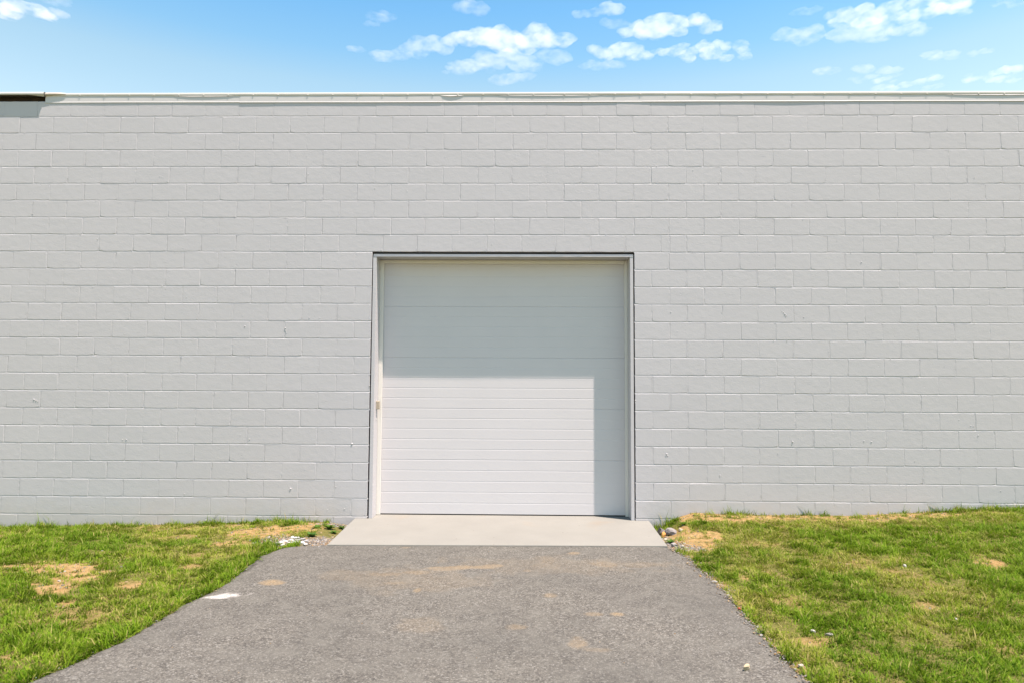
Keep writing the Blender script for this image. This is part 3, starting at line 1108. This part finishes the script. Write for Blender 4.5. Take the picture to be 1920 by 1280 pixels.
zz = surf_z(gp[:, 0], gp[:, 1])
for (x, y, s), z in zip(gp, zz):
    v_ = stone_verts(ICO1, s * r.uniform(.8, 1.3), s, s * r.uniform(.45, .8), r) if s > .008 else ICO1[0] * np.array([s, s * .8, s * .55]) * r.uniform(.75, 1.2, (12, 1))
    q = len(gv) * 12
    gv.append(v_ + np.array([x, y, z + s * .25]))
    gc.append(np.repeat((pal[r.integers(0, 6)] * r.uniform(.8, 1.15))[None], 12, 0))
    gf.append(np.array(ICO1[1]) + q)
gv, gc, gf = np.concatenate(gv), np.concatenate(gc), np.concatenate(gf)
gravel = link("gravel", np_mesh("gravel", gv, gf.ravel(), np.arange(len(gf)) * 3, np.full(len(gf), 3), M_STONE, {"tint": gc}))
tag(gravel, "loose grey and tan gravel scattered over the bare soil and driveway edges", "gravel", kind="stuff")


def stone(name, x, y, sx, sy, sz, col, label, cat, group=None, seed=1, sink=.25):
    r_ = np.random.default_rng(seed)
    v_ = stone_verts(ICO2, sx, sy, sz, r_)
    base = v_[:, 2].min() * (1 - sink)
    c_ = np.clip(np.array(col)[None] * r_.uniform(.88, 1.1, (len(v_), 1)), 0, 1)
    f_ = np.array(ICO2[1])
    o = link(name, np_mesh(name, v_ - np.array([0, 0, base]), f_.ravel(), np.arange(len(f_)) * 3, np.full(len(f_), 3), M_STONE, {"tint": c_}), loc=(x, y, float(surf_z(x, y))))
    return tag(o, label, cat, group)


stone("stone", 1.224, -4.061, .030, .017, .015, (.38, .32, .21), "tan angular stone lying alone on the asphalt near the bottom right", "stone", seed=3, sink=.05)
stone("brick_chip", 1.500, -3.045, .017, .011, .010, (.30, .075, .045), "small red brick chip at the right edge of the driveway", "chip", seed=4)
stone("stone", 1.834, -3.467, .020, .013, .012, (.36, .345, .31), "white stone half sunk in the right lawn beside the driveway, the left one of two", "stone", seed=5)
stone("stone", 1.905, -3.53, .022, .014, .010, (.27, .255, .22), "grey stone half sunk in the right lawn, just right of a white stone", "stone", seed=6)
stone("stone", 3.198, -2.02, .020, .015, .014, (.36, .345, .31), "white stone in the middle of the right lawn", "stone", seed=7)
stone("rock", 1.500, -.36, .085, .05, .045, (.13, .115, .105), "dark grey rock against the right end of the concrete slab", "rock", seed=8)
stone("rock", 1.575, -.50, .07, .055, .04, (.22, .20, .19), "mid grey rock lying just right of the dark rock by the slab", "rock", seed=9)
stone("rock", 1.478, -.57, .032, .028, .034, (.42, .21, .06), "small orange clay lump in front of the dark rock by the slab", "rock", seed=10)
stone("stone", 1.665, -.52, .026, .022, .022, (.30, .26, .18), "tan stone right of the two grey rocks by the slab", "stone", seed=11)
stone("stone", 1.468, -.74, .02, .018, .014, (.40, .35, .27), "cream pebble touching the right edge of the slab", "stone", seed=12)
stone("stone", 1.476, -1.10, .040, .03, .022, (.25, .235, .225), "flat grey stone near the front right corner of the slab", "stone", seed=13)
stone("stone", 1.535, -1.19, .024, .02, .02, (.28, .26, .21), "pale stone between the slab corner and the grass on the right", "stone", seed=14)
stone("stone", 1.517, -2.38, .018, .011, .008, (.36, .34, .31), "white flat stone on the right driveway edge halfway down", "stone", seed=15)
stone("stone", 1.54, -4.0, .020, .016, .013, (.36, .33, .29), "white pebble on the right driveway edge at the bottom of the photo", "stone", seed=16)
stone("stone", 2.842, -3.279, .014, .010, .009, (.36, .345, .31), "white stone low in the grass at the far right", "stone", seed=17)
CH = [(-2.421, -1.098), (-2.375, -1.002), (-2.354, -.856), (-2.268, -.95), (-2.195, -1.042), (-2.29, -1.092), (-2.163, -.994), (-2.353, -1.141), (-2.261, -1.05), (-2.478, -1.1), (-2.145, -1.10), (-2.306, -.85), (-2.235, -.9), (-2.32, -.97), (-2.40, -1.05)]
for i, (x, y) in enumerate(CH):
    q = random.uniform(.8, 1.25)
    stone("limestone_chip", x, y, .036 * q, .022 * q, .012, (.44, .44, .42) if i % 3 else (.25, .245, .235), "flat white limestone chip in the heap left of the slab", "stone chip", "white limestone chips heaped left of the slab", seed=30 + i, sink=.1)


# ------------------------------------------------------------------ broad-leaved weeds
def weed(x, y, n_l, size, col, label, seed):
    r_ = np.random.default_rng(seed)
    root = bpy.data.objects.new("weed", None)
    COL.objects.link(root)
    root.location = (x, y, float(surf_z(x, y)))
    tag(root, label, "weed", "broad-leaved weeds beside the slab")
    for i in range(n_l):
        a = i * 2.4 + r_.uniform(-.4, .4)
        ln, wd = size * r_.uniform(.7, 1.2), size * r_.uniform(.20, .32)
        el0, el1 = r_.uniform(.35, 1.1), r_.uniform(-.25, .45)
        d0 = np.array([math.cos(a), math.sin(a), 0])
        pz = np.array([-math.sin(a), math.cos(a), 0])
        p = np.zeros(3)
        vs, n_s = [], 5
        for j in range(n_s + 1):
            tt = j / n_s
            el_ = el0 * (1 - tt) + el1 * tt
            hw = wd * (math.sin(math.pi * min(1, tt * .86 + .1)) ** .8) * (0 if j == n_s else 1)
            up_ = np.array([0, 0, hw * .25])
            vs += [tuple(p - pz * hw + up_), tuple(p), tuple(p + pz * hw + up_)]
            p = p + (d0 * math.cos(el_) + np.array([0, 0, math.sin(el_)])) * ln / n_s
        fs = []
        for j in range(n_s):
            for e in (0, 1):
                fs.append((j * 3 + e, j * 3 + e + 1, j * 3 + e + 4, j * 3 + e + 3))
        cc = np.repeat((np.array(col) * r_.uniform(.8, 1.2))[None], len(vs), 0)
        f_ = np.array(fs)
        link("leaf", np_mesh("leaf", np.array(vs), f_.ravel(), np.arange(len(f_)) * 4, np.full(len(f_), 4), M_GRASS, {"tint": cc}, True), root)


G_ = (.075, .15, .022)
weed(-2.19, -.73, 11, .075, (.07, .15, .03), "low green weed at the back of the white limestone chips", 51)
weed(-2.27, -.30, 9, .07, G_, "green weed growing above the bare clay left of the slab", 52)
weed(-2.12, -.32, 10, .075, (.09, .17, .02), "bright green weed between the clay and the rough wall foot", 53)
weed(-2.02, -.20, 8, .06, (.06, .11, .02), "dark green weed hard against the wall left of the slab", 54)
weed(-2.03, -.48, 8, .06, G_, "small green weed beside the slab's left edge", 55)
weed(-1.965, -.24, 8, .05, (.055, .10, .02), "dark weed wedged where the slab's left end meets the wall", 56)
weed(1.475, -.92, 9, .055, G_, "green weed on the right edge of the slab among pebbles", 57)
weed(1.74, -.36, 9, .06, (.085, .17, .015), "bright green weed below the clay mound right of the slab", 58)

# ------------------------------------------------------------------ clouds
def mat_cloud(name, dens):
    mat, n, l = nt(name)
    out = n.new("ShaderNodeOutputMaterial")
    v = n.new("ShaderNodeVolumePrincipled")
    v.inputs["Color"].default_value = (0.985, 0.985, 0.985, 1)
    v.inputs["Anisotropy"].default_value = 0.2
    g = add(n, "ShaderNodeNewGeometry").outputs["Position"]
    mp = add(n, "ShaderNodeMapping")
    mp.inputs["Scale"].default_value = (0.7, 0.7, 1.5)
    l.new(g, mp.inputs["Vector"])
    n1 = noise(n, l, mp.outputs[0], 0.024, 6, 0.64)
    d = mr(n, l, n1, 0.38, 0.66, dens * .15, dens * 2.5)
    l.new(d, v.inputs["Density"])
    l.new(v.outputs[0], out.inputs["Volume"])
    return mat


CLOUD_MATS = {k: mat_cloud("cloud_" + k, d) for k, d in (("dense", 0.0058), ("soft", 0.0042), ("wisp", 0.0040))}
CLOUD_H = 1400.0


def cloud(lobes, kind, label, seed, base=None):
    """lobes: (azimuth-tangent, height-tangent, half width, half height) in thousandths of the distance, seen from the driveway"""
    r_ = np.random.default_rng(seed)
    base_t = min(z - b for _, z, _, b in lobes) / 1000.0
    D = CLOUD_H / base_t
    u = D / 1000.0
    vs, fs = [], []
    q = 0
    src = ico(3)
    sm = 1e9
    x0 = np.mean([p[0] for p in lobes]) * u
    for cx, cz, a, b in lobes:
        n_p = max(2, int(a / b * (1.7 if kind == "dense" else 1.0)))
        for i in range(n_p):
            t_ = (i + .5) / n_p * 2 - 1
            rr = b * (1 - .55 * t_ * t_) * r_.uniform(.5, .92)
            rx = a / n_p * (r_.uniform(1.5, 2.5) if kind == "dense" else r_.uniform(1.7, 2.6))
            p = src[0]
            ph = r_.uniform(0, 6.28, 9)
            f1 = 1 + .16 * np.sin(3 * p[:, 0] + ph[0]) * np.sin(3.3 * p[:, 1] + ph[1]) + .13 * np.sin(5.1 * p[:, 2] + ph[2]) * np.sin(4.7 * p[:, 0] + ph[3]) + .08 * np.sin(9 * p[:, 1] + ph[4]) * np.sin(8 * p[:, 0] + ph[5])
            w_ = p * f1[:, None] * np.array([rx, max(rx, rr) * 1.1, rr])
            w_[:, 2] = np.where(w_[:, 2] < 0, w_[:, 2] * .5, w_[:, 2])
            c_ = np.array([cx + t_ * a * .82, r_.uniform(-.35, .35) * a, cz + r_.uniform(-.25, .15) * b])
            vs.append((w_ + c_) * u)
            fs += [tuple(e + q for e in f_) for f_ in src[1]]
            q += len(p)
            sm = min(sm, rr * u)
    V_ = np.concatenate(vs) - np.array([x0, 0, CLOUD_H])
    me_ = bpy.data.meshes.new("cloud")
    me_.from_pydata(V_.tolist(), [], fs)
    o = link("cloud", me_, None, (x0, D, CLOUD_H))
    md = o.modifiers.new("remesh", 'REMESH')
    md.mode = 'VOXEL'
    md.voxel_size = max(1.5, sm * .12)
    dg = bpy.context.evaluated_depsgraph_get()
    m2 = bpy.data.meshes.new_from_object(o.evaluated_get(dg))
    o.modifiers.clear()
    o.data = m2
    m2.name = "cloud"
    m2.materials.clear()
    m2.materials.append(CLOUD_MATS[kind])
    m2.polygons.foreach_set("use_smooth", np.ones(len(m2.polygons), bool))
    return tag(o, label, "cloud", "small fair-weather clouds above the roof")


CLOUDS = [
    ("dense", "white cumulus at the far left top corner of the sky", [(-775.9, 568.8, 47.7, 15.1), (-825.4, 569.0, 33.0, 15.1)]),
    ("dense", "small round puff just right of the far left top cloud", [(-722.2, 562.7, 20.5, 9.2)]),
    ("wisp", "thin wisp at the top edge above the far left cloud", [(-712.2, 578.6, 26.3, 4.2)]),
    ("wisp", "faint lone wisp high in the blue left of centre", [(-219.3, 552.2, 17.8, 5.0), (-232.8, 543.1, 12.1, 2.5)]),
    ("soft", "faint small cloud touching the top edge left of centre", [(-82.4, 569.0, 22.5, 6.6)]),
    ("dense", "pair of small bright puffs right of the top centre", [(92.5, 558.3, 19.2, 6.6), (128.5, 562.3, 16.0, 9.9)]),
    ("wisp", "thin scrap of cloud under the pair of small bright puffs", [(134.0, 541.6, 22.3, 5.0)]),
    ("dense", "long lumpy white cloud, the widest one over the door", [(-83.6, 516.9, 44.1, 14.0), (-19.5, 519.1, 60.0, 17.3), (28.6, 514.0, 43.9, 13.2)]),
    ("soft", "soft white tail left of the long cloud over the door", [(-147.7, 505.5, 40.1, 9.1), (-199.7, 490.0, 25.7, 6.6)]),
    ("wisp", "ragged haze-thin cloud under the long cloud over the door", [(-43.3, 484.6, 75.9, 9.9), (40.6, 490.9, 19.1, 6.6), (-83.2, 473.2, 48.0, 3.3)]),
    ("dense", "humped white cloud right of centre, upper of a stack of three", [(235.8, 535.4, 67.5, 12.4), (212.0, 541.3, 28.6, 16.5), (172.2, 532.4, 28.7, 9.9)]),
    ("dense", "white cloud right of centre with a soft trailing lower edge", [(140.1, 494.7, 51.6, 11.5), (175.9, 492.1, 23.8, 7.4)]),
    ("soft", "pale shelf of cloud beneath the lower right-of-centre cloud", [(116.2, 477.6, 35.8, 4.9)]),
    ("dense", "low bright cloud with pointed right end right of centre", [(279.0, 497.5, 72.7, 9.0), (275.1, 502.4, 31.7, 9.8), (215.6, 495.3, 22.2, 6.6)]),
    ("soft", "small oval cloud alone between the two right-hand groups", [(401.9, 519.2, 31.6, 8.2)]),
    ("dense", "broad white cloud along the top edge at right", [(560.6, 559.5, 106.1, 13.1), (505.5, 558.9, 51.2, 12.3), (631.6, 564.1, 47.1, 9.8)]),
    ("wisp", "thin wisp left of the broad top right cloud", [(418.6, 558.5, 20.6, 4.1)]),
    ("soft", "rounded cloud under the left half of the broad top right cloud", [(504.6, 528.6, 39.3, 12.3)]),
    ("soft", "slanted small cloud under the right half of the broad top right cloud", [(571.5, 529.2, 33.0, 7.4)]),
    ("wisp", "grey smudge of cloud low at the right", [(621.3, 492.3, 29.7, 4.9)]),
    ("wisp", "tiny grey smudge right of the grey low smudge", [(676.1, 495.4, 17.2, 3.3)]),
    ("dense", "bright little cloud at the far right edge", [(715.6, 467.7, 26.5, 6.5)]),
    ("wisp", "flat pale streak below the bright cloud at the far right edge", [(690.2, 454.8, 50.6, 4.0)]),
    ("wisp", "first of three tiny puffs in a row low at right", [(449.6, 466.8, 15.7, 4.1)]),
    ("wisp", "middle of three tiny puffs in a row low at right", [(501.5, 468.3, 14.9, 4.9)]),
    ("wisp", "last of three tiny puffs in a row low at right", [(542.2, 467.3, 16.4, 4.9)]),
    ("wisp", "long low streak of cloud just above the roof at right", [(518.4, 455.2, 43.1, 3.2), (569.0, 447.0, 62.5, 4.9)]),
    ("wisp", "tiny faint puff alone left of the long centre cloud", [(-256.3, 503.4, 11.3, 4.1)]),
    ("wisp", "thin streak at the top right corner", [(722.0, 571.1, 31.3, 2.5)]),
    ("wisp", "faint veil low above the roof over the door", [(-19.1, 456.6, 33.5, 5.7)]),
]
for i, (kd, lb, lobes) in enumerate(CLOUDS):
    cloud(lobes, kd, lb, 900 + i)
